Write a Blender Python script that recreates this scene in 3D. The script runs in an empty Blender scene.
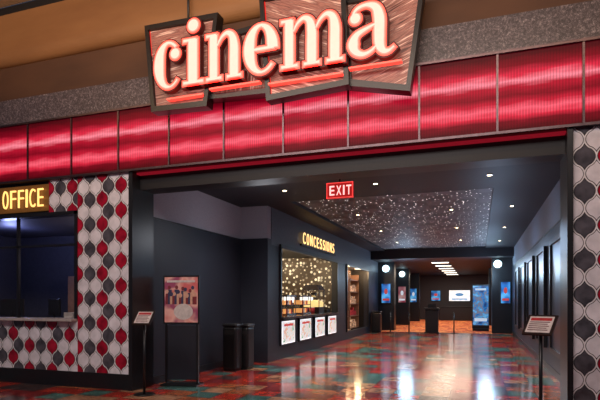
import bpy, math, random
from mathutils import Vector
random.seed(4)
S=bpy.context.scene
COL=S.collection
# ------------------------------------------------------------------ materials
def nodes(name):
    m=bpy.data.materials.new(name); m.use_nodes=True
    nt=m.node_tree; p=nt.nodes['Principled BSDF']
    return m,nt,p
def N(nt,t,**k):
    n=nt.nodes.new(t)
    for a,b in k.items(): setattr(n,a,b)
    return n
def c4(c): return (c[0],c[1],c[2],1)
def mat(name,col,rough=.5,metal=0.,es=0.,ecol=None,var=.15,scale=15,bump=0.,coat=0.):
    m,nt,p=nodes(name)
    tc=N(nt,'ShaderNodeTexCoord'); nz=N(nt,'ShaderNodeTexNoise'); nz.inputs['Scale'].default_value=scale
    nz.inputs['Detail'].default_value=4
    nt.links.new(tc.outputs['Object'],nz.inputs['Vector'])
    r=N(nt,'ShaderNodeValToRGB')
    r.color_ramp.elements[0].position=.3; r.color_ramp.elements[1].position=.7
    r.color_ramp.elements[0].color=c4([x*(1-var) for x in col]); r.color_ramp.elements[1].color=c4([min(1,x*(1+var)) for x in col])
    nt.links.new(nz.outputs['Fac'],r.inputs['Fac']); nt.links.new(r.outputs['Color'],p.inputs['Base Color'])
    p.inputs['Roughness'].default_value=rough; p.inputs['Metallic'].default_value=metal
    p.inputs['Coat Weight'].default_value=coat
    if es>0:
        p.inputs['Emission Color'].default_value=c4(ecol or col); p.inputs['Emission Strength'].default_value=es
    if bump>0:
        b=N(nt,'ShaderNodeBump'); b.inputs['Strength'].default_value=bump; b.inputs['Distance'].default_value=.01
        nt.links.new(nz.outputs['Fac'],b.inputs['Height']); nt.links.new(b.outputs['Normal'],p.inputs['Normal'])
    return m
def ramp(nt,stops,const=False):
    r=N(nt,'ShaderNodeValToRGB'); cr=r.color_ramp
    if const: cr.interpolation='CONSTANT'
    cr.elements[0].position=stops[0][0]; cr.elements[0].color=c4(stops[0][1])
    cr.elements[1].position=stops[-1][0]; cr.elements[1].color=c4(stops[-1][1])
    for s in stops[1:-1]:
        e=cr.elements.new(s[0]); e.color=c4(s[1])
    return r
BLACK=mat('black_satin',(.010,.010,.012),.35)
BLACKM=mat('black_matte',(.010,.009,.011),.7)
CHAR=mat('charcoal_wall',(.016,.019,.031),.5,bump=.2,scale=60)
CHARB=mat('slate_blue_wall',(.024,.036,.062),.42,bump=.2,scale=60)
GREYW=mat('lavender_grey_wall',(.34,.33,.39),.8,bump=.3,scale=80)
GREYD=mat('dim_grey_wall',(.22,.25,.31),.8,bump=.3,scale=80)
SILVER=mat('dark_metal_trim',(.14,.10,.11),.4,1.)
BROWN=mat('brown_header',(.008,.006,.007),.5,.0)
CEILB=mat('ceiling_black',(.012,.012,.017),.6)
CREAM=mat('cream_plaster',(.50,.36,.24),.8)
TWHITE=mat('tile_white',(.80,.77,.82),.12,var=.15,scale=6)
TPALE=mat('tile_pale_grout',(.88,.84,.86),.25)
TRED=mat('tile_red',(.36,.008,.028),.15,var=.5,scale=6)
TGREY=mat('tile_charcoal',(.085,.08,.095),.15,var=.5,scale=6)
TBLK=mat('tile_black',(.006,.006,.006),.3)
STONE=mat('ledge_stone',(.45,.40,.38),.3)
DSTONE=mat('dark_stone',(.06,.05,.05),.25)
PAPER=mat('white_paper',(.7,.65,.63),.5)
REDP=mat('red_print',(.5,.03,.04),.5)
NEONR=mat('neon_red',(.5,.01,.01),.4,es=.75,ecol=(.9,.02,.015),var=.05)
NEONT=mat('neon_tube_bright',(1,.2,.15),.4,es=1.8,ecol=(1,.045,.03),var=.05)
NEONP=mat('neon_pink_face',(.5,.22,.19),.45,es=.80,ecol=(1,.34,.27),var=.08,scale=6)
NEONI=mat('neon_inner_tube',(.7,.45,.40),.45,es=.85,ecol=(1,.60,.50),var=.05)
GOLDL=mat('gold_letter',(.6,.35,.08),.4,es=1.7,ecol=(1,.55,.16),var=.05)
AMBL=mat('amber_letter',(.5,.25,.05),.4,es=2.0,ecol=(1,.60,.22),var=.05)
GLASSD=mat('dark_screen',(.01,.012,.02),.1)
WARML=mat('warm_lamp',(1,.85,.6),.4,es=9,ecol=(1,.8,.5),var=.02)
WHITEL=mat('white_lamp',(1,1,1),.4,es=4,ecol=(1,.88,.7),var=.02)
BLUEG=mat('pale_blue_globe',(.8,.95,1),.4,es=5,ecol=(.6,.9,1),var=.02)
REDL=mat('exit_red',(1,.1,.1),.4,es=1.2,ecol=(1,.08,.07),var=.02)
EXW=mat('exit_letter_pale',(1,.8,.78),.4,es=1.3,ecol=(1,.62,.58),var=.02)
STEEL=mat('steel',(.4,.4,.42),.25,1.)
def streak(name,stops,vscale,sc,rough=.5,metal=0.,es=0.):
    m,nt,p=nodes(name)
    tc=N(nt,'ShaderNodeTexCoord'); mp=N(nt,'ShaderNodeMapping'); mp.inputs['Scale'].default_value=vscale
    nz=N(nt,'ShaderNodeTexNoise'); nz.inputs['Scale'].default_value=sc; nz.inputs['Detail'].default_value=6
    r=ramp(nt,stops)
    nt.links.new(tc.outputs['Object'],mp.inputs['Vector']); nt.links.new(mp.outputs['Vector'],nz.inputs['Vector'])
    nt.links.new(nz.outputs['Fac'],r.inputs['Fac']); nt.links.new(r.outputs['Color'],p.inputs['Base Color'])
    if es>0:
        nt.links.new(r.outputs['Color'],p.inputs['Emission Color']); p.inputs['Emission Strength'].default_value=es
    p.inputs['Roughness'].default_value=rough; p.inputs['Metallic'].default_value=metal
    return m
GOLDW=streak('gold_brown_plaster',[(.3,(.19,.085,.032)),(.7,(.38,.19,.075))],(.3,1,1.0),1.0,.6)
BROWNW=streak('brown_plaster',[(.3,(.055,.024,.014)),(.7,(.13,.06,.03))],(.3,1,1.0),1.2,.7)
def panel_mat(i,rot):
    m,nt,p=nodes('pink_wood_board_%s'%'abcd'[i])
    tc=N(nt,'ShaderNodeTexCoord'); mp=N(nt,'ShaderNodeMapping'); mp.inputs['Scale'].default_value=(1.2,1,24)
    vr=N(nt,'ShaderNodeVectorRotate',rotation_type='Y_AXIS'); vr.inputs['Angle'].default_value=rot
    nz=N(nt,'ShaderNodeTexNoise'); nz.inputs['Scale'].default_value=1.6; nz.inputs['Detail'].default_value=6
    nt.links.new(tc.outputs['Object'],vr.inputs['Vector']); nt.links.new(vr.outputs[0],mp.inputs['Vector']); nt.links.new(mp.outputs['Vector'],nz.inputs['Vector'])
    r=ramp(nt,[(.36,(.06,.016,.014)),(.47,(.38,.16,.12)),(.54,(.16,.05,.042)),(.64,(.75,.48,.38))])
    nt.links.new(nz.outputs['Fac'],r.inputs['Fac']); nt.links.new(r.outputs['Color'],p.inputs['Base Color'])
    nt.links.new(r.outputs['Color'],p.inputs['Emission Color']); p.inputs['Emission Strength'].default_value=.36  # boards are no lamps; emission of their own colour makes them look brighter
    p.inputs['Roughness'].default_value=.45; return m
def glitter():
    m,nt,p=nodes('glitter_grey')
    tc=N(nt,'ShaderNodeTexCoord'); v=N(nt,'ShaderNodeTexNoise'); v.inputs['Scale'].default_value=30; v.inputs['Detail'].default_value=5;v.inputs['Roughness'].default_value=.9
    r=ramp(nt,[(.42,(.035,.030,.037)),(.55,(.12,.10,.12)),(.68,(.45,.40,.43))])
    nt.links.new(tc.outputs['Object'],v.inputs['Vector']); nt.links.new(v.outputs['Fac'],r.inputs['Fac']); nt.links.new(r.outputs['Color'],p.inputs['Base Color'])
    p.inputs['Roughness'].default_value=.4
    return m
GLIT=glitter()
def redbox():
    m,nt,p=nodes('red_backlit_acrylic')
    tc=N(nt,'ShaderNodeTexCoord'); sp=N(nt,'ShaderNodeSeparateXYZ')
    nt.links.new(tc.outputs['Object'],sp.inputs[0])
    r=ramp(nt,[(0,(.04,.0004,.002)),(.10,(.16,.001,.008)),(.19,(.70,.02,.05)),(.27,(1,.13,.19)),(.35,(.55,.01,.035)),(.46,(.20,.001,.010)),(.56,(.45,.006,.026)),(.66,(1,.26,.33)),(.75,(.70,.02,.055)),(.86,(.20,.001,.010)),(1,(.045,.0004,.003))])
    nz=N(nt,'ShaderNodeTexNoise'); mp=N(nt,'ShaderNodeMapping'); mp.inputs['Scale'].default_value=(1.3,1,8)
    nz.inputs['Scale'].default_value=1.5; nz.inputs['Detail'].default_value=3
    nt.links.new(tc.outputs['Object'],mp.inputs[0]); nt.links.new(mp.outputs[0],nz.inputs['Vector'])
    a=N(nt,'ShaderNodeMath',operation='MULTIPLY_ADD'); a.inputs[1].default_value=.16
    nt.links.new(nz.outputs['Fac'],a.inputs[0]); nt.links.new(sp.outputs['Z'],a.inputs[2])
    s=N(nt,'ShaderNodeMath',operation='SUBTRACT'); s.inputs[1].default_value=.10
    nt.links.new(a.outputs[0],s.inputs[0]); nt.links.new(s.outputs[0],r.inputs['Fac'])
    w=N(nt,'ShaderNodeMath',operation='SINE'); w0=N(nt,'ShaderNodeMath',operation='MULTIPLY'); w0.inputs[1].default_value=170
    nt.links.new(sp.outputs['X'],w0.inputs[0]); nt.links.new(w0.outputs[0],w.inputs[0])
    w2=N(nt,'ShaderNodeMath',operation='MULTIPLY_ADD'); w2.inputs[1].default_value=.20; w2.inputs[2].default_value=.96
    nt.links.new(w.outputs[0],w2.inputs[0])
    nt.links.new(r.outputs['Color'],p.inputs['Emission Color']); nt.links.new(w2.outputs[0],p.inputs['Emission Strength'])
    p.inputs['Base Color'].default_value=(.05,.001,.004,1); p.inputs['Roughness'].default_value=.5; p.inputs['Specular IOR Level'].default_value=.15
    return m
REDBOX=redbox()
TS=.46
def floor_mat():
    m,nt,p=nodes('polished_patchwork_tile')
    tc=N(nt,'ShaderNodeTexCoord'); vm=N(nt,'ShaderNodeVectorMath',operation='MULTIPLY'); vm.inputs[1].default_value=(1,1,0)
    nt.links.new(tc.outputs['Object'],vm.inputs[0])
    sn=N(nt,'ShaderNodeVectorMath',operation='SNAP'); sn.inputs[1].default_value=(TS,TS,1)
    nt.links.new(vm.outputs[0],sn.inputs[0])
    wn=N(nt,'ShaderNodeTexWhiteNoise'); nt.links.new(sn.outputs[0],wn.inputs['Vector'])
    r=ramp(nt,[(0,(.50,.05,.03)),(.26,(.44,.14,.06)),(.42,(.08,.20,.18)),(.56,(.48,.26,.15)),(.66,(.28,.028,.028)),(.82,(.09,.06,.06)),(.92,(.10,.25,.23))],True)
    nt.links.new(wn.outputs['Value'],r.inputs['Fac'])
    nz=N(nt,'ShaderNodeTexNoise'); nz.inputs['Scale'].default_value=4; nz.inputs['Detail'].default_value=8; nz.inputs['Roughness'].default_value=.7
    nt.links.new(tc.outputs['Object'],nz.inputs['Vector'])
    rn=ramp(nt,[(.3,(.35,.30,.30)),(.7,(1.3,1.3,1.3))]); nt.links.new(nz.outputs['Fac'],rn.inputs['Fac'])
    mx=N(nt,'ShaderNodeMix',data_type='RGBA',blend_type='MULTIPLY'); mx.inputs['Factor'].default_value=1
    nt.links.new(r.outputs['Color'],mx.inputs['A']); nt.links.new(rn.outputs['Color'],mx.inputs['B'])
    br=N(nt,'ShaderNodeTexBrick',offset=0.,squash=1.); br.inputs['Scale'].default_value=1; br.inputs['Mortar Size'].default_value=.007
    br.inputs['Brick Width'].default_value=TS; br.inputs['Row Height'].default_value=TS
    nt.links.new(vm.outputs[0],br.inputs['Vector'])
    m2=N(nt,'ShaderNodeMix',data_type='RGBA'); nt.links.new(br.outputs['Fac'],m2.inputs['Factor'])
    nt.links.new(mx.outputs['Result'],m2.inputs['A']); m2.inputs['B'].default_value=(.02,.012,.012,1)
    nt.links.new(m2.outputs['Result'],p.inputs['Base Color'])
    rr=N(nt,'ShaderNodeMapRange'); rr.inputs['To Min'].default_value=.07; rr.inputs['To Max'].default_value=.24
    nt.links.new(nz.outputs['Fac'],rr.inputs['Value']); nt.links.new(rr.outputs[0],p.inputs['Roughness'])
    bp=N(nt,'ShaderNodeBump'); bp.inputs['Strength'].default_value=.05; nt.links.new(nz.outputs['Fac'],bp.inputs['Height']); nt.links.new(bp.outputs[0],p.inputs['Normal'])
    p.inputs['Specular IOR Level'].default_value=.38
    return m
FLOORM=floor_mat()
def vor_mat(name,scale,thr,base,dot,es,flat=(1,1,0),rough=.6,rnd=1.,pwr=2,ck_s=1.6):
    m,nt,p=nodes(name)
    tc=N(nt,'ShaderNodeTexCoord'); vm=N(nt,'ShaderNodeVectorMath',operation='MULTIPLY'); vm.inputs[1].default_value=flat
    nt.links.new(tc.outputs['Object'],vm.inputs[0])
    v=N(nt,'ShaderNodeTexVoronoi'); v.inputs['Scale'].default_value=scale; v.inputs['Randomness'].default_value=rnd
    nt.links.new(vm.outputs[0],v.inputs['Vector'])
    lt=N(nt,'ShaderNodeMath',operation='LESS_THAN'); lt.inputs[1].default_value=thr
    nt.links.new(v.outputs['Distance'],lt.inputs[0])
    sp=N(nt,'ShaderNodeSeparateXYZ'); nt.links.new(v.outputs['Color'],sp.inputs[0])
    pw=N(nt,'ShaderNodeMath',operation='POWER'); pw.inputs[1].default_value=pwr; nt.links.new(sp.outputs[0],pw.inputs[0])
    mu=N(nt,'ShaderNodeMath',operation='MULTIPLY'); nt.links.new(lt.outputs[0],mu.inputs[0]); nt.links.new(pw.outputs[0],mu.inputs[1])
    m2=N(nt,'ShaderNodeMath',operation='MULTIPLY'); m2.inputs[1].default_value=es; nt.links.new(mu.outputs[0],m2.inputs[0])
    nt.links.new(m2.outputs[0],p.inputs['Emission Strength']); p.inputs['Emission Color'].default_value=c4(dot)
    ck=N(nt,'ShaderNodeTexChecker'); ck.inputs['Scale'].default_value=ck_s; ck.inputs['Color1'].default_value=c4(base); ck.inputs['Color2'].default_value=c4([x*.75 for x in base])
    nt.links.new(vm.outputs[0],ck.inputs['Vector']); nt.links.new(ck.outputs['Color'],p.inputs['Base Color'])
    p.inputs['Roughness'].default_value=rough
    return m
STAR=vor_mat('starry_ceiling',9.5,.15,(.12,.115,.13),(1,.93,.90),4.0,pwr=.9,rnd=.6)
MOSAIC=vor_mat('glowing_mosaic',6.5,.34,(.12,.075,.045),(1,.80,.50),1.6,(1,1,1),.4,pwr=1.3,rnd=.8)
def magic(name,stops,scale,es=0.,rough=.8,const=True,detail=1.5):
    m,nt,p=nodes(name)
    tc=N(nt,'ShaderNodeTexCoord'); v=N(nt,'ShaderNodeTexNoise'); v.inputs['Scale'].default_value=scale; v.inputs['Detail'].default_value=detail
    r=ramp(nt,stops,const); nt.links.new(tc.outputs['Object'],v.inputs['Vector']); nt.links.new(v.outputs['Fac'],r.inputs['Fac']); nt.links.new(r.outputs['Color'],p.inputs['Base Color'])
    if es>0:
        nt.links.new(r.outputs['Color'],p.inputs['Emission Color']); p.inputs['Emission Strength'].default_value=es
    p.inputs['Roughness'].default_value=rough
    return m
CARPET=magic('orange_carpet',[(0,(.40,.04,.02)),(.40,(.85,.24,.05)),(.47,(.5,.05,.03)),(.52,(.95,.36,.10)),(.58,(.42,.04,.03)),(.64,(.9,.25,.05))],1.3,.16,.9)  # faint emission in the carpet stands in for light falling on it
SKYP=magic('poster_dusk',[(.35,(.55,.12,.12)),(.5,(.70,.38,.32)),(.65,(.30,.06,.12))],4,.16,.4,False)
SCRB=magic('screen_blue',[(.35,(.01,.04,.16)),(.5,(.02,.15,.42)),(.65,(.09,.36,.65))],2.6,.85,.3,False,.5)
SCRR=magic('screen_rose',[(.35,(.20,.03,.06)),(.5,(.30,.12,.14)),(.65,(.45,.30,.30))],2.2,.5,.3,False,.5)
LITW=magic('lit_white',[(.35,(.65,.72,.8)),(.5,(.9,.92,.95)),(.65,(.75,.7,.65))],3,1.1,.3,False)
CARDM=magic('lit_card_print',[(.3,(.15,.38,.50)),(.42,(.70,.76,.82)),(.5,(.50,.25,.15)),(.56,(.72,.75,.75)),(.68,(.2,.34,.26))],5,.85,.3,False,2)
LITB=mat('lit_blue',(.1,.3,.6),.4,es=.6,ecol=(.1,.3,.6)); LITR=mat('lit_red',(.5,.06,.05),.4,es=.6,ecol=(.55,.05,.04))
LITO=mat('lit_orange',(.8,.35,.1),.4,es=.7,ecol=(.9,.4,.12)); LITP=mat('lit_pale',(.6,.7,.8),.4,es=.6,ecol=(.6,.75,.9))
SHELFM=magic('warm_shelf_goods',[(0,(.10,.05,.03)),(.42,(.45,.24,.12)),(.5,(.16,.07,.05)),(.56,(.7,.45,.26)),(.62,(.08,.05,.05))],6,.7,.6)  # goods and niche back emit their own colour so the bay looks lit
# ------------------------------------------------------------------ builder
class B:
    def __init__(s): s.v=[];s.f=[];s.m=[];s.sm=[]
    def face(s,idx,m,sm=False): s.f.append(idx);s.m.append(m);s.sm.append(sm)
    def box(s,x0,x1,y0,y1,z0,z1,m=0):
        b=len(s.v); s.v+=[(x,y,z) for z in (z0,z1) for y in (y0,y1) for x in (x0,x1)]
        for q in ((0,2,3,1),(4,5,7,6),(0,1,5,4),(2,6,7,3),(0,4,6,2),(1,3,7,5)): s.face([b+i for i in q],m)
        return s
    def poly(s,pts,y,m=0):
        b=len(s.v); s.v+=[(x,y,z) for x,z in pts]; s.face(list(range(b,b+len(pts))),m); return s
    def prism(s,pts,y0,y1,m=0,ms=None):
        ms=m if ms is None else ms
        b=len(s.v); n=len(pts); s.v+=[(x,y0,z) for x,z in pts]+[(x,y1,z) for x,z in pts]
        s.face([b+i for i in range(n)],m); s.face([b+n+i for i in reversed(range(n))],ms)
        for i in range(n):
            j=(i+1)%n; s.face([b+i,b+n+i,b+n+j,b+j],ms)
        return s
    def disc(s,x,z,r,y0,y1,m=0,seg=24,rz=None):
        rz=rz or r
        return s.prism([(x+r*math.cos(2*math.pi*k/seg),z+rz*math.sin(2*math.pi*k/seg)) for k in range(seg)],y0,y1,m)
    def ribbon(s,L,R,y0,y1,m=0,ms=0):
        n=len(L); b=len(s.v)
        for y in (y0,y1): s.v+=[(x,y,z) for x,z in L]+[(x,y,z) for x,z in R]
        for i in range(n-1):
            s.face([b+i,b+n+i,b+n+i+1,b+i+1],m); s.face([b+2*n+i,b+2*n+i+1,b+3*n+i+1,b+3*n+i],ms)
            s.face([b+i,b+i+1,b+2*n+i+1,b+2*n+i],ms); s.face([b+n+i,b+3*n+i,b+3*n+i+1,b+n+i+1],ms)
        s.face([b,b+2*n,b+3*n,b+n],ms); s.face([b+n-1,b+2*n-1,b+4*n-1,b+3*n-1],ms)
        return s
    def cyl(s,cx,cy,z0,z1,r,m=0,seg=20,r2=None):
        r2=r if r2 is None else r2
        b=len(s.v)
        for z,q in ((z0,r),(z1,r2)): s.v+=[(cx+q*math.cos(2*math.pi*i/seg),cy+q*math.sin(2*math.pi*i/seg),z) for i in range(seg)]
        s.face([b+i for i in reversed(range(seg))],m); s.face([b+seg+i for i in range(seg)],m)
        for i in range(seg):
            j=(i+1)%seg; s.face([b+i,b+j,b+seg+j,b+seg+i],m,True)
        return s
    def sphere(s,cx,cy,cz,r,m=0,seg=20,rings=12):
        b=len(s.v)
        for k in range(rings+1):
            a=math.pi*k/rings; s.v+=[(cx+r*math.sin(a)*math.cos(2*math.pi*i/seg),cy+r*math.sin(a)*math.sin(2*math.pi*i/seg),cz+r*math.cos(a)) for i in range(seg)]
        for k in range(rings):
            for i in range(seg):
                j=(i+1)%seg; s.face([b+k*seg+i,b+(k+1)*seg+i,b+(k+1)*seg+j,b+k*seg+j],m,True)
        return s
    def make(s,name,mats,parent=None,loc=(0,0,0),rot=(0,0,0),bevel=0,kind=None,label=None,category=None,group=None):
        me=bpy.data.meshes.new(name); me.from_pydata(s.v,[],s.f)
        for x in mats: me.materials.append(x)
        for p,mi,sm in zip(me.polygons,s.m,s.sm): p.material_index=mi; p.use_smooth=sm
        me.update()
        o=bpy.data.objects.new(name,me); COL.objects.link(o); o.location=loc; o.rotation_euler=rot
        if parent: o.parent=parent
        if bevel:
            bv=o.modifiers.new('bevel','BEVEL'); bv.width=bevel; bv.segments=3; bv.limit_method='ANGLE'
        tag(o,kind,label,category,group)
        return o
def tag(o,kind=None,label=None,category=None,group=None):
    if kind: o['kind']=kind
    if label: o['label']=label
    if category: o['category']=category
    if group: o['group']=group
def root(name,loc,label,category,group=None,rot=(0,0,0)):
    o=bpy.data.objects.new(name,None); o.empty_display_size=.1; COL.objects.link(o); o.location=loc; o.rotation_euler=rot
    tag(o,None,label,category,group); return o
def box(name,d,m,**k):
    return B().box(*d).make(name,[m],**k)
def dup(rt,dx):
    n=rt.copy(); COL.objects.link(n); n.location=Vector(rt.location)+Vector(dx)
    for c in rt.children:
        k=c.copy(); COL.objects.link(k); k.parent=n
        for g in c.children:
            q=g.copy(); COL.objects.link(q); q.parent=k
    return n
def struct(name,d,m,**k): return box(name,d,m,kind='structure',**k)
# ------------------------------------------------------------------ floor & ceilings
struct('floor',(-14,6,-5,25.8,-.1,0),FLOORM)
struct('floor_carpet',(-14,6,25.8,44,-.1,0),CARPET)
b=B()
b.box(-7.0,3,8.1,11.7,4.0,4.3); b.box(-9.2,-4.35,11.7,25,4.0,4.3); b.box(.3,3,11.7,25,4.0,4.3); b.box(-4.35,.3,11.7,25,4.08,4.3,1)
b.make('ceiling_lobby',[CEILB,STAR],kind='structure')
b=B(); b.box(-8,3,25,43.2,3.6,4.3); b.make('ceiling_far',[CEILB],kind='structure')
struct('ceiling_casino',(-14,6,-5,7.4,7.25,7.4),CREAM)
# ------------------------------------------------------------------ facade
b=B(); 
b.box(-12,-5.8,7.58,7.9,3.23,4.97); b.box(-12,-6.98,7.58,7.9,0,1.17); b.box(-6.98,-5.8,7.58,7.9,0,3.23)
b.box(1.17,2.9,7.58,7.9,0,4.97)
b.make('wall_facade',[BLACK],kind='structure')
struct('wall_header',(-5.8,1.17,7.70,8.1,3.58,4.9),BROWN)
struct('wall_glitter_band',(-12,2.9,7.52,7.9,4.99,5.5),GLIT)
struct('wall_bulkhead_lower',(-12,2.9,7.55,8.1,5.5,6.15),BROWNW)
b=B(); prof=[(7.55,6.15)]
for i in range(9):
    a=i/8*math.pi/2; prof.append((7.55-.17*math.sin(a),6.15+.25*(1-math.cos(a))))
prof+= [(7.38,7.08)]
n=len(prof)
for x in (-12,2.9): b.v+=[(x,y,z) for y,z in prof]
for i in range(n-1): b.face([i,n+i,n+i+1,i+1],0,False)
b.box(-12,2.9,7.42,8.1,7.0,7.25,1); b.box(-12,2.9,7.56,8.1,6.1,7.25,1)
b.make('wall_bulkhead_gold',[GOLDW,BLACKM],kind='structure')
b=B(); b.box(-12,2.9,7.44,7.6,4.955,4.99); b.box(-12,2.9,7.44,7.6,3.86,3.895); b.make('trim_2',[SILVER],kind='structure')
b=B(); b.box(-5.74,1.10,7.60,7.70,3.83,3.86); b.make('trim_1',[mat('soffit_red_reflection',(.25,.01,.02),.3,es=.22,ecol=(.8,.02,.05),var=.4,scale=2)],kind='structure')  # red emission stands in for fascia light reflecting off the soffit
# red lightboxes
pb=B(); pb.box(.014,1.031,-.02,.06,0,1.06); fb=B(); fb.box(-.014,.014,-.045,.08,0,1.06); fb.box(.014,1.031,.06,.08,0,1.06)
X0=1.287-1.045*12
r0=root('fascia_lightbox',(X0,7.5,3.895),'red backlit ribbed acrylic fascia panel with dark metal divider','lightbox','red glowing panels over the entrance')
p=pb.make('light_panel',[REDBOX],parent=r0); f=fb.make('divider_frame',[SILVER],parent=r0)
for k in range(1,14): dup(r0,(1.045*k,0,0))
# ogee tiles
def tiles(name,x0,x1,z0,z1,y,label,cat,ox=0,oz=0,sh=0):
    b=B(); b.box(x0,x1,y,y+.05,z0,z1,0)
    W=.138;H=.225
    def fw(v):
        c=math.cos(math.pi*v); g=math.copysign(abs(c)**.70,c); return W*(.5+.5*g)
    def outline(cx,cz,gap):
        P=[(fw(k/40),k/40*H) for k in range(-40,41)]
        out=[]
        for k,(x,z) in enumerate(P):
            a=P[max(0,k-1)]; c=P[min(80,k+1)]
            dx,dz=c[0]-a[0],c[1]-a[1]; l=math.hypot(dx,dz); nx,nz=dz/l,-dx/l
            X=x-nx*gap; Z=z-nz*gap
            if X>.0005: out.append((X,Z))
        out.sort(key=lambda q:q[1])
        return [(cx+x,cz+z) for x,z in out]+[(cx-x,cz+z) for x,z in out[::-1]]
    ni=int((x1-x0)/W)+3; nj=int((z1-z0)/(2*H))+3
    for i in range(-1,ni):
        for j in range(-1,nj):
            cx=x0+ox+i*W; cz=z0+oz+j*2*H+(H if i%2 else 0)
            c=[2,1,3,1,2,3,1][(i+sh)%7]
            for (gap,dy,mi) in ((.009,.004,4),(.017,.008,c)):
                pts=outline(cx,cz,gap)
                if all(p[0]<=x0 for p in pts) or all(p[0]>=x1 for p in pts) or all(p[1]<=z0 for p in pts) or all(p[1]>=z1 for p in pts): continue
                pts=[(min(max(px,x0),x1),min(max(pz,z0),z1)) for px,pz in pts]
                q=[]
                for pt in pts:
                    if not q or (abs(q[-1][0]-pt[0])+abs(q[-1][1]-pt[1]))>1e-5: q.append(pt)
                if len(q)>2: b.poly(q,y-dy,mi)
    return b.make(name,[TPALE,TWHITE,TRED,TGREY,TBLK],label=label,category=cat)
tiles('tiled_pillar',-6.98,-5.82,.28,3.86,7.53,'pillar clad in red, white and grey ogee tiles beside the ticket window','pillar')
tiles('tiled_pillar',1.17,2.6,.1,3.86,7.53,'pillar clad in red, white and grey ogee tiles at the entrance edge','pillar',ox=.0,sh=1)
tiles('tiled_counter_front',-12,-6.98,.28,1.20,7.53,'ogee-tiled front below the ticket window ledge','counter')
tiles('tiled_wall_panel',-7.66,-6.98,3.25,3.86,7.53,'ogee-tiled wall section above the ticket window','wall tile')
struct('baseboard_facade',(-12,-5.82,7.50,7.58,0,.28),BLACK)
struct('trim_4',(-5.82,-5.74,7.48,8.1,0,3.86),BLACK)
struct('trim_5',(1.10,1.17,7.48,8.1,0,3.86),BLACK)
box('ticket_counter_ledge',(-12,-6.99,7.36,7.89,1.205,1.255),STONE,bevel=.01,label='pale stone transaction ledge under the ticket window',category='counter ledge')
b=B(); b.box(-12,-6.98,7.5,7.56,3.19,3.25); b.box(-7.04,-6.98,7.5,7.58,1.255,3.25); b.box(-8.55,-8.50,7.6,7.65,1.255,3.2); b.box(-12,-6.98,7.6,7.65,2.62,2.66)
b.make('window_1',[BLACK],kind='structure')
b=B(); b.box(-12,-7.0,7.9,10.8,3.3,3.4); b.box(-12,-7.0,10.7,10.8,0,3.3); b.box(-7.1,-7.0,7.9,10.8,0,3.3); b.box(-12.1,-12,7.9,10.8,0,3.3)
b.make('wall_ticket_booth',[mat('booth_wall',(.035,.035,.05),.6)],kind='structure')
# text
def text_mesh(body,size,ext,m,name,off=0):
    cu=bpy.data.curves.new(name,'FONT'); cu.body=body; cu.size=size; cu.extrude=ext; cu.offset=size*off
    ob=bpy.data.objects.new('tmp',cu); COL.objects.link(ob); bpy.context.view_layer.update()
    me=bpy.data.meshes.new_from_object(ob.evaluated_get(bpy.context.evaluated_depsgraph_get()))
    bpy.data.objects.remove(ob); me.materials.clear(); me.materials.append(m); return me
def word(s,parent,size,ext,m,adv,start=(0,0,0),nm='letter',fill=.76,off=0):
    x=start[0]
    for ch in s:
        me=text_mesh(ch,size,ext,m,nm,off)
        xs=[v.co.x for v in me.vertices]; w=(max(xs)-min(xs))
        for v in me.vertices: v.co.x-=min(xs)+w/2
        o=bpy.data.objects.new(nm,me); COL.objects.link(o); o.parent=parent
        aw=adv*(.45 if ch=='I' else 1)
        o.location=(x+aw/2,start[1],start[2]); o.rotation_euler=(math.pi/2,0,0); o.scale=((aw*fill/w if ch!='I' else 1),1,1)
        x+=aw
r=root('office_sign',(-8.84,7.5,3.30),'gold glowing letters reading OFFICE above the ticket window','sign')
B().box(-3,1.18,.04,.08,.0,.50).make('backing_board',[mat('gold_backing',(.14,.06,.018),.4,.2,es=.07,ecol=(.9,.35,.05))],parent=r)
word('OFFICE',r,.52,.012,GOLDL,.198,start=(.02,0,.07),fill=.68,off=-.014)
# ticket booth contents
def monitor(loc,rotz,label,scr):
    r=root('computer_monitor',loc,label,'monitor',rot=(0,0,rotz))
    B().box(-.27,.27,-.02,.02,.12,.47).make('screen_housing',[BLACK],parent=r,bevel=.005)
    B().box(-.25,.25,-.024,-.02,.14,.45).make('screen',[scr],parent=r)
    b=B(); b.box(-.03,.03,-.01,.03,0,.2); b.box(-.12,.12,-.09,.09,0,.015); b.make('stand',[BLACK],parent=r)
box('booth_desk',(-11.9,-7.15,8.0,8.5,0,1.15),mat('desk_brown',(.06,.03,.02),.4),bevel=.01,label='dark brown ticket desk inside the booth',category='desk')
monitor((-8.25,8.25,1.15),math.pi-.4,'black computer monitor seen from behind on the ticket desk',GLASSD)
monitor((-9.4,8.25,1.15),math.pi+.2,'black computer monitor on the ticket desk',GLASSD)
r=root('ticket_printer',(-7.72,8.22,1.15),'small boxy ticket printer on the booth desk','printer')
B().box(-.12,.12,-.15,.15,0,.2).make('housing',[STONE],parent=r,bevel=.01); B().box(-.08,.08,-.17,-.15,.1,.12).make('paper_slot',[PAPER],parent=r)
r=root('booth_cabinet',(-8.9,10.45,0),'dark wood cabinet against the booth back wall','cabinet')
WOODC=mat('booth_wood',(.24,.12,.07),.5)
B().box(-.9,.9,-.22,.22,0,2.2).make('body',[WOODC],parent=r,bevel=.01)
B().box(-.88,-.01,-.24,-.22,.05,2.15).make('door',[WOODC],parent=r); B().box(.01,.88,-.24,-.22,.05,2.15).make('door',[WOODC],parent=r)
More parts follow.
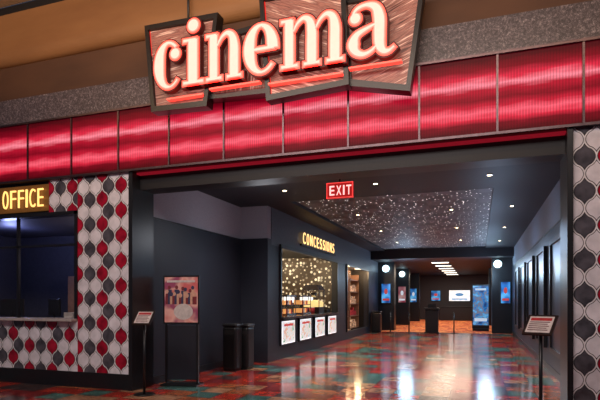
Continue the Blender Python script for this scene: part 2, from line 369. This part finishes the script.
# ------------------------------------------------------------------ cinema sign
pi_=[0]
def build_panel(pts,y,parent,rot):
    cx=sum(p[0] for p in pts)/4; cz=sum(p[1] for p in pts)/4
    loc=[(x-cx,z-cz) for x,z in pts]
    ins=[]
    for i in range(4):
        x,z=loc[i]; l=math.hypot(x,z); ins.append((x-x/l*.11,z-z/l*.11))
    b=B(); b.prism(loc[::-1],0,.14,0); o=b.make('sign_panel',[BLACK],parent=parent,loc=(cx,y,cz))
    b=B(); b.prism(ins[::-1],-.004,.0,0); b.make('panel_face',[panel_mat(pi_[0],rot)],parent=o); pi_[0]+=1
    b=B()
    for i in range(4):
        j=(i+1)%4; b.prism([loc[i],ins[i],ins[j],loc[j]],-.06,.0,0)
    b.make('panel_frame',[BLACK],parent=o)
    b=B(); s1=[(x*.90,z*.915) for x,z in loc]; s2=[(x*.885,z*.90) for x,z in loc]
    for i in range(4):
        j=(i+1)%4; b.prism([s1[i],s2[i],s2[j],s1[j]],-.02,-.004,0)
    b.make('neon_border',[NEONR],parent=o)
sign=root('cinema_sign',(0,0,0),'hanging cinema sign, red neon serif letters on tilted brushed panels','sign')
build_panel([(-5.21,6.13),(-3.85,6.10),(-4.05,4.66),(-5.08,4.69)],7.16,sign,.05)
build_panel([(-3.98,5.78),(-3.06,5.86),(-3.0,4.76),(-4.09,4.80)],7.24,sign,1.5)
build_panel([(-3.15,6.22),(-1.80,6.15),(-1.75,4.68),(-3.03,4.61)],7.16,sign,-.4)
build_panel([(-1.86,5.98),(-.70,5.92),(-.90,4.50),(-1.80,4.70)],7.24,sign,.35)
for x in (-4.5,-2.4,-1.2):
    B().cyl(x,7.3,5.9,7.25,.02,0,10).make('hanging_rod',[BLACK],parent=sign)
def arc(cx,cz,rx,rz,a0,a1,hw,n=28):
    out=[]
    for k in range(n+1):
        t=k/n; a=math.radians(a0+(a1-a0)*t); h=hw(a,t); out.append((cx+(rx-h)*math.cos(a),cz+(rz-h)*math.sin(a),h))
    return out
def smooth(pts,n=6):
    out=[]
    P=[pts[0]]+pts+[pts[-1]]
    for i in range(1,len(P)-2):
        for k in range(n):
            t=k/n; q=[]
            for c in range(3):
                p0,p1,p2,p3=P[i-1][c],P[i][c],P[i+1][c],P[i+2][c]
                q.append(.5*(2*p1+(p2-p0)*t+(2*p0-5*p1+4*p2-p3)*t*t+(3*p1-p0-3*p2+p3)*t**3))
            out.append(tuple(q))
    out.append(pts[-1]); return out
def glyph(ch):
    st=[]
    if ch=='c':
        st.append(('r',arc(.40,.5,.39,.52,48,318,lambda a,t:.045+.085*abs(math.cos(a))**1.3 if math.cos(a)<0 else .045*(1-.3*t))))
        st.append(('o',.60,.72,.125))
    if ch=='e':
        st.append(('r',arc(.42,.5,.41,.52,-5,318,lambda a,t:.045+.085*abs(math.cos(a))**1.3 if (math.cos(a)<0 or t<.3) else .04)))
        st.append(('b',.2,.76,.45,.54))
    if ch in 'nm':
        n=2 if ch=='m' else 1
        st+= [('b',.09,.31,0,.97),('b',0,.41,0,.09),('b',0,.28,.90,.99)]
        for k in range(n):
            o=.50*k
            st.append(('r',smooth([(o+.28,.70,.03),(o+.38,.86,.04),(o+.52,.95,.055),(o+.65,.88,.08),(o+.70,.68,.105),(o+.70,.4,.11),(o+.70,0,.11)])))
            st.append(('b',o+.51,o+.89,0,.09))
    if ch=='i': st+= [('b',.12,.36,0,.97),('b',0,.5,0,.09),('b',0,.33,.90,.99),('o',.25,1.25,.14)]
    if ch=='a':
        st.append(('o',.17,.75,.115))
        st.append(('r',smooth([(.10,.78,.03),(.2,.92,.045),(.38,.97,.05),(.55,.90,.085),(.62,.70,.11),(.62,.4,.11),(.63,.18,.10),(.70,.06,.07),(.80,.05,.045),(.90,.12,.03)])))
        st.append(('r',smooth([(.60,.60,.035),(.40,.53,.045),(.2,.43,.07),(.13,.27,.11),(.18,.12,.08),(.32,.05,.055),(.48,.10,.04),(.60,.22,.03)])))
    return st
def glyph_mesh(b,st,s,g,y0,y1,sx):
    for q in st:
        if q[0]=='b':
            _,x0,x1,z0,z1=q; b.box(x0*s*sx-g,x1*s*sx+g,y0,y1,z0*s-g,z1*s+g)
        elif q[0]=='o':
            _,x,z,r=q; b.prism([(x*s*sx+(r*s+g)*math.cos(k*math.pi/12),z*s+(r*s+g)*math.sin(k*math.pi/12)) for k in range(24)],y0,y1)
        else:
            P=[(x*s*sx,z*s,max(.004,w*s+g)) for x,z,w in q[1]]; L=[];R=[]
            for i,(x,z,w) in enumerate(P):
                a=P[max(0,i-1)]; c=P[min(len(P)-1,i+1)]
                dx,dz=c[0]-a[0],c[1]-a[1]; l=math.hypot(dx,dz) or 1; dx/=l;dz/=l
                if i==0: x-=dx*g; z-=dz*g
                if i==len(P)-1: x+=dx*g; z+=dz*g
                L.append((x-dz*w,z+dx*w)); R.append((x+dz*w,z-dx*w))
            b.ribbon(L,R,y0,y1)
s=.74
lx=[('c',-4.95,.80),('i',-4.42,.50),('n',-4.01,.90),('e',-3.36,.84),('m',-2.76,1.40),('a',-1.76,.92)]
xe=[-4.43,-4.04,-3.38,-2.79,-1.79,-1.07]
LSIDE=mat('letter_side_dark_red',(.06,.003,.004),.5,es=.03,ecol=(.8,.02,.02))
for (ch,x,w),e in zip(lx,xe):
    sx=(e-x)/(w*s)
    y=7.02
    b=B(); glyph_mesh(b,glyph(ch),s,.040,0,.10,sx)
    o=b.make('letter',[LSIDE],parent=sign,loc=(x,y,4.99))
    o['label']='lowercase neon letter %s with red outline'%ch
    b=B(); glyph_mesh(b,glyph(ch),s,.018,-.010,.01,sx); b.make('neon_outline',[NEONT],parent=o)
    b=B(); glyph_mesh(b,glyph(ch),s,-.002,-.016,.0,sx); b.make('letter_face',[NEONP],parent=o)
    b=B(); glyph_mesh(b,glyph(ch),s,-.017,-.022,.0,sx); b.make('inner_tube',[NEONI],parent=o)
for x0,x1,z in ((-4.75,-4.1,4.83),(-3.98,-3.12,4.89),(-2.98,-1.84,4.83),(-1.74,-1.0,4.88)):
    B().box(x0,x1,7.06,7.15,z,z+.025).make('underline_tube',[NEONT],parent=sign)
# ------------------------------------------------------------------ interior walls
WZ=3.17
b=B(); b.box(-6.95,-5.8,8.1,12.1,0,WZ,0); b.box(-6.95,-5.82,8.1,12.1,WZ,4.0,1); b.box(-5.8,-5.79,8.1,11.94,WZ-.03,WZ,2)
b.box(-5.8,-5.785,8.1,11.94,0,.15,2)
b.make('wall_left',[CHAR,GREYW,BLACK],kind='structure')
b=B()
XC=-5.05
b.box(-6.95,XC,11.94,12.2,0,WZ,0); b.box(-6.95,XC-.02,11.96,12.2,WZ,4.0,1)
b.box(XC-.2,XC,12.2,12.8,0,3.03,0); b.box(XC-.2,XC,12.8,18.6,0,1.08,0); b.box(XC-.2,XC,18.6,20.1,0,3.03,0)
b.box(XC-.2,XC,20.1,24.3,0,.3,0); b.box(XC-.2,XC,24.3,43,0,3.03,0); b.box(XC-.2,XC,12.2,43,3.03,4.0,2)
b.make('wall_concession',[CHAR,GREYW,mat('concession_upper',(.075,.078,.10),.5)],kind='structure')
b=B()
for d in ((XC,XC+.05,12.75,18.65,3.0,3.1),(XC,XC+.05,12.75,12.83,1.1,3.05),(XC,XC+.05,18.57,18.65,1.1,3.05),(XC,XC+.05,20.05,24.35,2.98,3.06),(XC,XC+.05,20.05,20.12,.3,3.0),(XC,XC+.05,24.28,24.35,.3,3.0)): b.box(*d)
b.make('trim_6',[BLACK],kind='structure')
b=B(); b.box(-9.2,-9.1,12.2,19.7,0,4.0); b.box(-9.1,XC-.2,19.6,19.7,0,4.0,0); b.box(-9.1,-6.95,12.1,12.2,0,4.0,1)
b.make('wall_concession_inner',[MOSAIC,CHAR],kind='structure')
b=B(); b.box(-6.0,-5.9,19.7,24.5,0,4.0,0); b.box(-5.9,XC-.2,24.4,24.5,0,3.05,1); b.box(-5.9,XC-.2,19.7,24.4,3.03,3.1,1)
b.make('wall_display_niche',[SHELFM,BROWN],kind='structure')
struct('ceiling_concession',(-9.1,XC-.2,12.2,19.6,3.3,3.4),BROWN)
XR=1.5
b=B(); b.box(XR,XR+.3,8.1,43,0,WZ,0); b.box(XR+.02,XR+.3,8.1,43,WZ,4.0,1); b.box(XR-.01,XR,8.1,43,WZ-.03,WZ,2); b.box(XR-.015,XR,8.1,43,0,.15,2)
b.box(1.17,XR,7.9,8.1,0,4.0,0)
b.make('wall_right',[CHARB,GREYD,BLACK],kind='structure')
b=B(); b.box(-5.05,XR,43,43.2,0,3.6,0); b.make('wall_back',[mat('back_wall',(.04,.035,.045),.6)],kind='structure')
# counter & lit display cases
box('concession_counter',(-5.75,-4.93,12.84,18.56,1.08,1.14),DSTONE,bevel=.01,label='long dark concession countertop set into the wall opening',category='counter')
r0=root('lit_display_case',(XC,12.75,.36),'backlit poster case glowing white below the concession counter','display case','lit cases along the concession counter front')
B().box(0,.05,0,1.12,0,.70).make('case_frame',[BLACK],parent=r0,bevel=.005); B().box(.05,.056,.05,1.07,.04,.66).make('lit_poster',[LITW],parent=r0)
B().box(.056,.060,.09,1.03,.08,.62).make('printed_picture',[CARDM],parent=r0); B().box(.060,.062,.2,.92,.52,.58).make('title_strip',[LITR],parent=r0)
for k in (1,2,3): dup(r0,(0,1.5*k,0))
r=root('concessions_sign',(XC+.04,14.45,3.30),'warm glowing channel letters reading CONCESSIONS on the dark wall','sign',rot=(0,0,math.pi/2))
B().box(-.05,3.8,-.02,.03,-.07,-.01).make('mounting_rail',[BLACK],parent=r)
word('CONCESSIONS',r,.50,.008,AMBL,.345,start=(0,-.03,.0),fill=.62,off=-.006)
def popcorn(loc):
    r=root('popcorn_machine',loc,'steel popcorn machine with glass case and lit popcorn','popcorn machine')
    B().box(-.3,.3,-.3,.3,0,.22).make('base',[BLACK],parent=r,bevel=.01)
    for sx in (-1,1):
        for sy in (-1,1): B().box(sx*.29-.012,sx*.29+.012,sy*.29-.012,sy*.29+.012,.22,.8).make('corner_post',[STEEL],parent=r)
    b=B(); b.prism([(-.27,.22),(.27,.22),(.27,.38),(.1,.46),(-.12,.44),(-.27,.36)],-.27,.27); b.make('popcorn',[mat('popcorn',(.9,.7,.3),.8,es=.6,ecol=(1,.75,.3),bump=1)],parent=r)
    b=B(); b.prism([(-.32,.8),(.32,.8),(.2,.98),(-.2,.98)],-.32,.32); b.make('roof',[DSTONE],parent=r)
    B().cyl(0,0,.56,.72,.09,0,16,.12).make('kettle',[STEEL],parent=r)
popcorn((-5.42,16.9,1.14))
popcorn((-7.8,18.4,1.0))
def dispenser(loc,lab):
    r=root('soda_dispenser',loc,lab,'soda dispenser')
    B().box(-.3,.3,-.2,.25,0,.75).make('body',[STEEL],parent=r,bevel=.02); B().box(-.26,.26,-.215,-.2,.5,.72).make('lit_front',[LITW],parent=r)
    for k in range(4): B().cyl(-.2+.133*k,-.23,.36,.46,.02,0,8).make('nozzle',[BLACK],parent=r)
    B().box(-.28,.28,-.32,-.2,0,.05).make('drip_tray',[BLACK],parent=r)
box('back_counter',(-9.05,-5.8,18.1,18.9,.0,1.0),BLACK,label='black back counter inside the concession stand',category='counter')
dispenser((-6.9,18.5,1.0),'steel soda dispenser on the back counter'); dispenser((-6.15,18.5,1.0),'steel soda dispenser beside another on the back counter')
def glasscase(y):
    r=root('glass_food_case',(-5.45,y,1.14),'lit glass food case with snacks on the concession counter','food case')
    B().box(-.22,.22,-.4,.4,0,.06).make('base',[STEEL],parent=r); B().box(-.22,.22,-.4,.4,.56,.60).make('lit_top',[STEEL],parent=r)
    for sx in (-.2,.2):
        for sy in (-.38,.38): B().box(sx-.01,sx+.01,sy-.01,sy+.01,.06,.56).make('corner_post',[STEEL],parent=r)
    B().box(-.2,.2,-.37,.37,.30,.32).make('shelf',[STEEL],parent=r)
    for z in (.06,.32):
        for k in range(5): B().box(-.12,.12,-.34+.14*k,-.24+.14*k,z,z+.13).make('snack_box',[(LITO,REDP,PAPER)[k%3]],parent=r)
glasscase(15.65) ; glasscase(14.2)
bt=B(); bt.cyl(0,0,0,.16,.04,0,12); bt.cyl(0,0,.16,.21,.04,0,12,.015); bt.cyl(0,0,.21,.26,.015,1,10)
r0=bt.make('drink_bottle',[mat('amber_drink',(.5,.15,.03),.1,es=.3),PAPER],loc=(-5.35,13.0,1.14),label='amber drink bottle on the concession counter',category='bottle',group='bottles on the concession counter')
for k in range(1,5):
    o=r0.copy(); COL.objects.link(o); o.location=(-5.35+.06*(k%2),13.0+.17*k,1.14)
ct=B(); ct.cyl(0,0,0,.2,.035,0,12,.05); ct.cyl(0,0,.2,.21,.055,1,12)
r0=ct.make('paper_cup',[REDP,PAPER],loc=(-5.3,16.2,1.14),label='red paper cup with white lid on the counter',category='cup',group='cups on the concession counter')
for k in range(1,3):
    o=r0.copy(); COL.objects.link(o); o.location=(-5.3,16.2+.16*k,1.14)
r=root('cash_register',(-5.4,18.0,1.14),'black cash register with tilted screen on the counter','cash register')
B().box(-.2,.2,-.2,.2,0,.12).make('drawer',[BLACK],parent=r,bevel=.01); B().box(-.02,.02,-.17,.17,.14,.4).make('screen_housing',[BLACK],parent=r,rot=(0,-.3,0)); B().box(-.03,.03,-.03,.03,.12,.2).make('stand',[BLACK],parent=r)
for i,y in enumerate((20.25,22.3)):
    r=root('merchandise_shelf',(-5.85,y,.3),'warm lit shelving unit with snacks in wall niche','shelf')
    b=B()
    for z in (0,.55,1.1,1.65,2.2): b.box(0,.4,0,1.8,z,z+.04)
    b.box(0,.4,0,.05,0,2.5); b.box(0,.4,1.8,1.85,0,2.5); b.make('shelf_frame',[WOODC],parent=r)
    for z in (.04,.59,1.14,1.69):
        b=B()
        for k in range(7):
            h=random.uniform(.2,.4); b.box(.1,.3,.1+.24*k,.28+.24*k,z,z+h)
        b.make('snack_row',[random.choice([SHELFM,SHELFM,REDP])],parent=r)
# ------------------------------------------------------------------ pillars far with screens and globes
def globe(loc,lab):
    r=root('globe_sconce',loc,lab,'wall lamp')
    B().sphere(0,-.22,0,.18).make('globe',[BLUEG],parent=r)
    B().box(-.05,.05,-.06,0,-.12,.12).make('bracket',[STEEL],parent=r)
def screen(loc,w,h,m,lab,acc=LITR,name='poster_screen'):
    r=root(name,loc,lab,'screen')
    B().box(-w/2-.05,w/2+.05,-.06,0,-h/2-.05,h/2+.05).make('frame',[BLACK],parent=r,bevel=.005)
    B().box(-w/2,w/2,-.068,-.06,-h/2,h/2).make('display',[m],parent=r)
    B().disc(0,h*.1,w*.2,-.072,-.068,rz=h*.15).make('pictured_shape',[acc],parent=r)
    B().box(-w*.38,w*.38,-.072,-.068,-h*.38,-h*.27).make('title_strip',[acc],parent=r)
for i,y in enumerate((27,33,39)):
    struct('wall_pier_%d'%(i+1),(-5.05,-4.2,y,y+.6,0,3.6),BLACK)
    if i<2: globe((-4.6,y,3.25),'pale blue glowing globe lamp on a dark pier')
    screen((-4.62,y,1.95),.46,1.0,SCRB if i!=1 else SCRR,'lit portrait poster screen on a dark pier',LITP if i else LITR)
for i,y in enumerate((26,34)):
    struct('wall_pier_%d'%(i+4),(.6,1.5,y,y+.6,0,3.6),BLACK)
    if i==0: globe((.85,y,3.3),'pale blue glowing globe lamp on a dark pier')
    screen((1.2,y,1.95),.40,1.0,SCRB,'lit portrait poster screen on a dark pier')
screen((-1.45,43,1.95),1.6,.85,LITW,'lit landscape screen on the far wall',LITB,'television')
screen((-3.3,43,1.95),.7,.8,SCRB,'blue lit screen on the far wall',LITR,'television')
r=root('service_desk',(-1.6,41.5,0),'dark service desk in front of the far wall','desk')
B().box(-1.3,1.3,-.3,.3,0,1.05).make('body',[BLACK],parent=r,bevel=.02); B().box(-1.38,1.38,-.38,.38,1.05,1.1).make('top',[BROWN],parent=r)
r=root('poster_standee',(.1,28,0),'tall blue poster standee on a black base','standee')
B().box(-.4,.4,-.2,.2,0,.12).make('base',[BLACK],parent=r,bevel=.01); B().box(-.42,.42,-.05,.05,.12,2.4).make('frame',[BLACK],parent=r)
SCRD=magic('standee_print',[(.35,(.01,.04,.16)),(.46,(.02,.18,.48)),(.52,(.20,.16,.18)),(.58,(.04,.26,.52)),(.68,(.20,.45,.7))],3.2,.7,.3,False,2)
B().box(-.38,.38,-.06,-.05,.3,2.34).make('poster',[SCRD],parent=r); B().box(-.3,.3,-.064,-.06,.5,.66).make('title_strip',[LITP],parent=r); B().box(-.26,.26,-.064,-.06,2.1,2.2).make('title_strip',[LITP],parent=r)
r=root('ticket_podium',(-2.13,25.4,0),'black ticket-taker podium on the tile floor','podium')
B().box(-.3,.3,-.22,.22,.06,1.15).make('body',[BLACK],parent=r,bevel=.015); b=B(); b.prism([(-.36,1.15),(.36,1.15),(.36,1.22),(-.36,1.22)],-.3,.28); b.make('top',[BROWN],parent=r)
B().box(-.34,.34,-.26,.26,0,.06).make('plinth',[BLACK],parent=r); B().box(-.2,.2,-.02,.02,1.22,1.42).make('sign_card',[BLACK],parent=r)
st=root('stanchion_post',(-3.2,25.2,0),'black queue stanchion post','stanchion','queue posts near the podium')
B().cyl(0,0,0,.03,.17).make('base',[BLACK],parent=st); B().cyl(0,0,.03,.95,.03).make('pole',[BLACK],parent=st); B().sphere(0,0,.97,.04).make('cap',[BLACK],parent=st)
for d in ((-.9,0,0),(2.1,0,0)): dup(st,d)
NAVY=mat('navy_glass',(.022,.03,.05),.3)
for i,y in enumerate((10.3,13.0,15.7,18.4,21.1)):
    r=root('poster_case',(XR-.012,y,.0),'dark framed poster case on the charcoal wall','poster case')
    b=B(); b.box(-.07,0,0,1.7,.5,.6); b.box(-.07,0,0,1.7,2.75,2.85); b.box(-.07,0,0,.1,.6,2.75); b.box(-.07,0,1.6,1.7,.6,2.75)
    b.make('frame',[BLACK],parent=r); B().box(-.03,0,.1,1.6,.6,2.75).make('glazing',[NAVY],parent=r)
# ------------------------------------------------------------------ exit sign
r=root('exit_sign',(-2.38,9.0,4.0),'hanging glowing red EXIT sign with pale letters','exit sign')
B().box(-.25,.25,-.03,.03,-.55,-.26).make('housing',[mat('exit_plate',(.4,.015,.015),.4,es=.32,ecol=(1,.03,.03))],parent=r,bevel=.005)
B().box(-.015,.015,-.015,.015,-.26,0).make('stem',[BLACK],parent=r)
b=B()
for d in ((-.245,.245,-.036,-.03,-.277,-.266),(-.245,.245,-.036,-.03,-.544,-.533),(-.245,-.234,-.036,-.03,-.544,-.266),(.234,.245,-.036,-.03,-.544,-.266)): b.box(*d)
b.make('border',[REDL],parent=r)
word('EXIT',r,.25,.004,EXW,.128,start=(-.205,-.04,-.495),off=.006,fill=.72)
# ------------------------------------------------------------------ free-standing objects
r=root('poster_stand',(-5.28,8.35,0),'floor poster stand with colourful framed film poster','poster stand',rot=(0,0,.15))
B().box(-.33,-.29,-.03,.03,.03,2.06).make('post',[BLACK],parent=r); B().box(.29,.33,-.03,.03,.03,2.06).make('post',[BLACK],parent=r)
b=B(); b.box(-.36,.36,-.2,.2,0,.03); b.make('base',[BLACK],parent=r,bevel=.005)
B().box(-.36,.36,-.045,-.03,1.15,2.06).make('poster_frame',[BLACK],parent=r)
B().box(-.33,.33,-.052,-.045,1.18,2.03).make('poster',[SKYP],parent=r)
b=B()
for k in range(13):
    b.disc(-.27+.045*k+random.uniform(-.01,.01),1.76+.08*math.sin(k*1.9),.030,-.056-.0005*k,-.052,k%3,12,rz=.036); b.box(-.31+.045*k,-.23+.045*k,-.055-.0005*k,-.052,1.52,1.72+.08*math.sin(k*1.9),(k+1)%3)
b.make('pictured_crowd',[mat('print_peach',(.7,.42,.3),.5),mat('print_maroon',(.22,.03,.04),.5),mat('print_navy',(.05,.05,.12),.5)],parent=r)
B().disc(.05,1.38,.19,-.066,-.062,rz=.15).make('pale_emblem',[PAPER],parent=r)
B().box(-.28,.28,-.060,-.056,1.93,1.97).make('title_strip',[PAPER],parent=r)
B().box(-.29,.29,-.015,.015,.1,1.12).make('lower_panel',[CHAR],parent=r)
def menu(loc,rz,lab,w=.32):
    r=root('sign_pedestal',loc,lab,'sign stand',rot=(0,0,rz))
    B().cyl(0,0,0,.02,.17,0,24).make('base',[BLACK],parent=r); B().cyl(0,0,.02,1.22,.022,0,12).make('pole',[BLACK],parent=r)
    pl=B().box(-w/2,w/2,-.01,.01,-.16,.16).make('sign_plate',[BLACK],parent=r,loc=(0,-.02,1.3),rot=(-.8,0,0))
    B().box(-w/2+.03,w/2-.03,-.014,-.01,-.13,.13).make('printed_sheet',[PAPER],parent=pl)
    b=B(); b.box(-w/2+.05,w/2-.05,-.017,-.014,.06,.105); b.make('header_print',[REDP],parent=pl)
    b=B()
    for k in range(5): b.box(-w/2+.05,w/2-.06-.02*(k%2),-.017,-.014,.03-.032*k,.042-.032*k)
    b.make('text_lines',[mat('print_grey',(.2,.1,.1),.6)],parent=pl)
menu((-5.32,7.25,0),.2,'black pedestal sign with tilted printed sheet by the tiled pillar')
menu((.70,6.7,0),-.45,'black pedestal sign with tilted printed sheet at the entrance',.34)
def bin_(loc,lab,w,h):
    r=root('waste_bin',loc,lab,'waste bin')
    B().box(-w/2,w/2,-w/2,w/2,.03,h-.02).make('body',[BLACK],parent=r,bevel=.05)
    b=B(); b.box(-w/2-.012,w/2+.012,-w/2-.012,w/2+.012,h-.02,h+.05); b.make('lid',[BLACK],parent=r,bevel=.03)
    B().box(-w/2+.06,w/2-.06,-w/2-.004,-w/2+.01,h-.2,h-.09).make('opening',[BLACKM],parent=r)
    B().box(-w/2+.03,w/2-.03,-w/2+.03,w/2-.03,0,.03).make('plinth',[BLACKM],parent=r)
bin_((-5.26,10.40,0),'tall black rounded waste bin against the charcoal wall',.34,1.02)
bin_((-5.16,10.79,0),'black rounded waste bin tucked beside a taller bin',.36,1.0)
bin_((-4.75,25.0,0),'black square waste bin by the corridor wall',.45,1.0)
# ------------------------------------------------------------------ ceiling fixtures
r0=root('recessed_downlight',(-3.3,14.5,4.08),'round recessed ceiling downlight with warm lamp','downlight','recessed downlights of the lobby')
B().cyl(0,0,-.015,0,.06,0,20).make('trim_ring',[STEEL],parent=r0); B().cyl(0,0,-.02,-.015,.04,0,20).make('lamp',[WARML],parent=r0)
pos=[(x,y) for y in (14.5,18.2,22.0) for x in (-3.3,-.7)]
for x,y in pos[1:]: dup(r0,(x+3.3,y-14.5,0))
pos2=[(-4.0,10.4),(-2,10.4),(.2,10.4)]
for x,y in pos2+[(.8,14),(.8,18),(.8,22)]: dup(r0,(x+3.3,y-14.5,-.08))
r0=root('ceiling_light_panel',(-1.9,27.6,3.6),'square warm white flush ceiling light panel','ceiling light','light panels of the far hall')
B().box(-.45,.45,-.25,.25,-.05,0).make('housing',[STEEL],parent=r0); B().box(-.42,.42,-.22,.22,-.06,-.05).make('diffuser',[WHITEL],parent=r0)
for k in range(1,6): dup(r0,(0,2.6*k,0))
# ------------------------------------------------------------------ lights
def light(t,loc,e,c,size=.1,rot=(0,0,0),spec=1,**k):
    l=bpy.data.lights.new('lamp_'+t.lower(),t); l.energy=e; l.color=c; l.specular_factor=spec
    if t=='AREA': l.shape='RECTANGLE'; l.size=size[0]; l.size_y=size[1]
    else: l.shadow_soft_size=size
    if t=='SPOT': l.spot_size=k.get('ang',2.3); l.spot_blend=.6
    o=bpy.data.objects.new('lamp_'+t.lower(),l); COL.objects.link(o); o.location=loc; o.rotation_euler=rot; return o
for x,y in pos: light('SPOT',(x,y,4.05),330,(1,.84,.74),.10)
light('AREA',(-3,0.5,7.0),620,(1,.87,.82),(9,2),(math.radians(38),0,0))
light('AREA',(-3,4.5,5.9),130,(1,.62,.32),(12,.4),(math.radians(120),0,0))  # uplight with no fixture, added to brighten the gold bulkhead
for x,y in pos2: light('SPOT',(x,y,3.95),190,(1,.84,.80),.1)
light('POINT',(-4.3,10.0,3.0),18,(.9,.92,1),.3,spec=0)  # fill light with no fixture, added to brighten the left entry wall
light('POINT',(.4,12,2.9),18,(.5,.70,1),.3,spec=.2)  # this and the next two: bluish fills, no fixtures, added for the right wall
light('POINT',(.4,16,2.9),28,(.45,.66,1),.3,spec=.3)
light('POINT',(.4,21,2.9),36,(.45,.66,1),.3,spec=.3)
light('POINT',(-6.6,16,2.9),170,(1,.75,.45),.15)
light('POINT',(-8,17.5,3.0),60,(1,.75,.45),.15)
light('POINT',(-5.3,21.2,2.9),50,(1,.68,.38),.1); light('POINT',(-5.3,23.3,2.9),50,(1,.68,.38),.1)
light('POINT',(-10.3,9.0,3.0),35,(.35,.42,1),.15)
light('POINT',(-7.9,9.4,2.5),35,(.8,.68,.8),.15)
for y in (29,34,39): light('AREA',(-1.9,y+.3,3.5),110,(1,.80,.62),(3,2))
light('POINT',(.3,24.8,2.8),95,(.45,.72,1),.35); light('POINT',(-3.4,25.6,2.8),95,(.45,.72,1),.35)
w=bpy.data.worlds.new('world'); S.world=w; w.use_nodes=True
bg=w.node_tree.nodes['Background']; bg.inputs[0].default_value=(.34,.36,.52,1); bg.inputs[1].default_value=.13
# ------------------------------------------------------------------ camera
cd=bpy.data.cameras.new('camera'); cam=bpy.data.objects.new('camera',cd); COL.objects.link(cam)
cam.location=(0,0,1.6); cam.rotation_euler=(math.pi/2,0,math.radians(19.3))
cd.sensor_width=36; cd.lens=30.6; cd.shift_y=100/600; cd.clip_end=200
S.camera=cam
S.view_settings.view_transform='Standard'
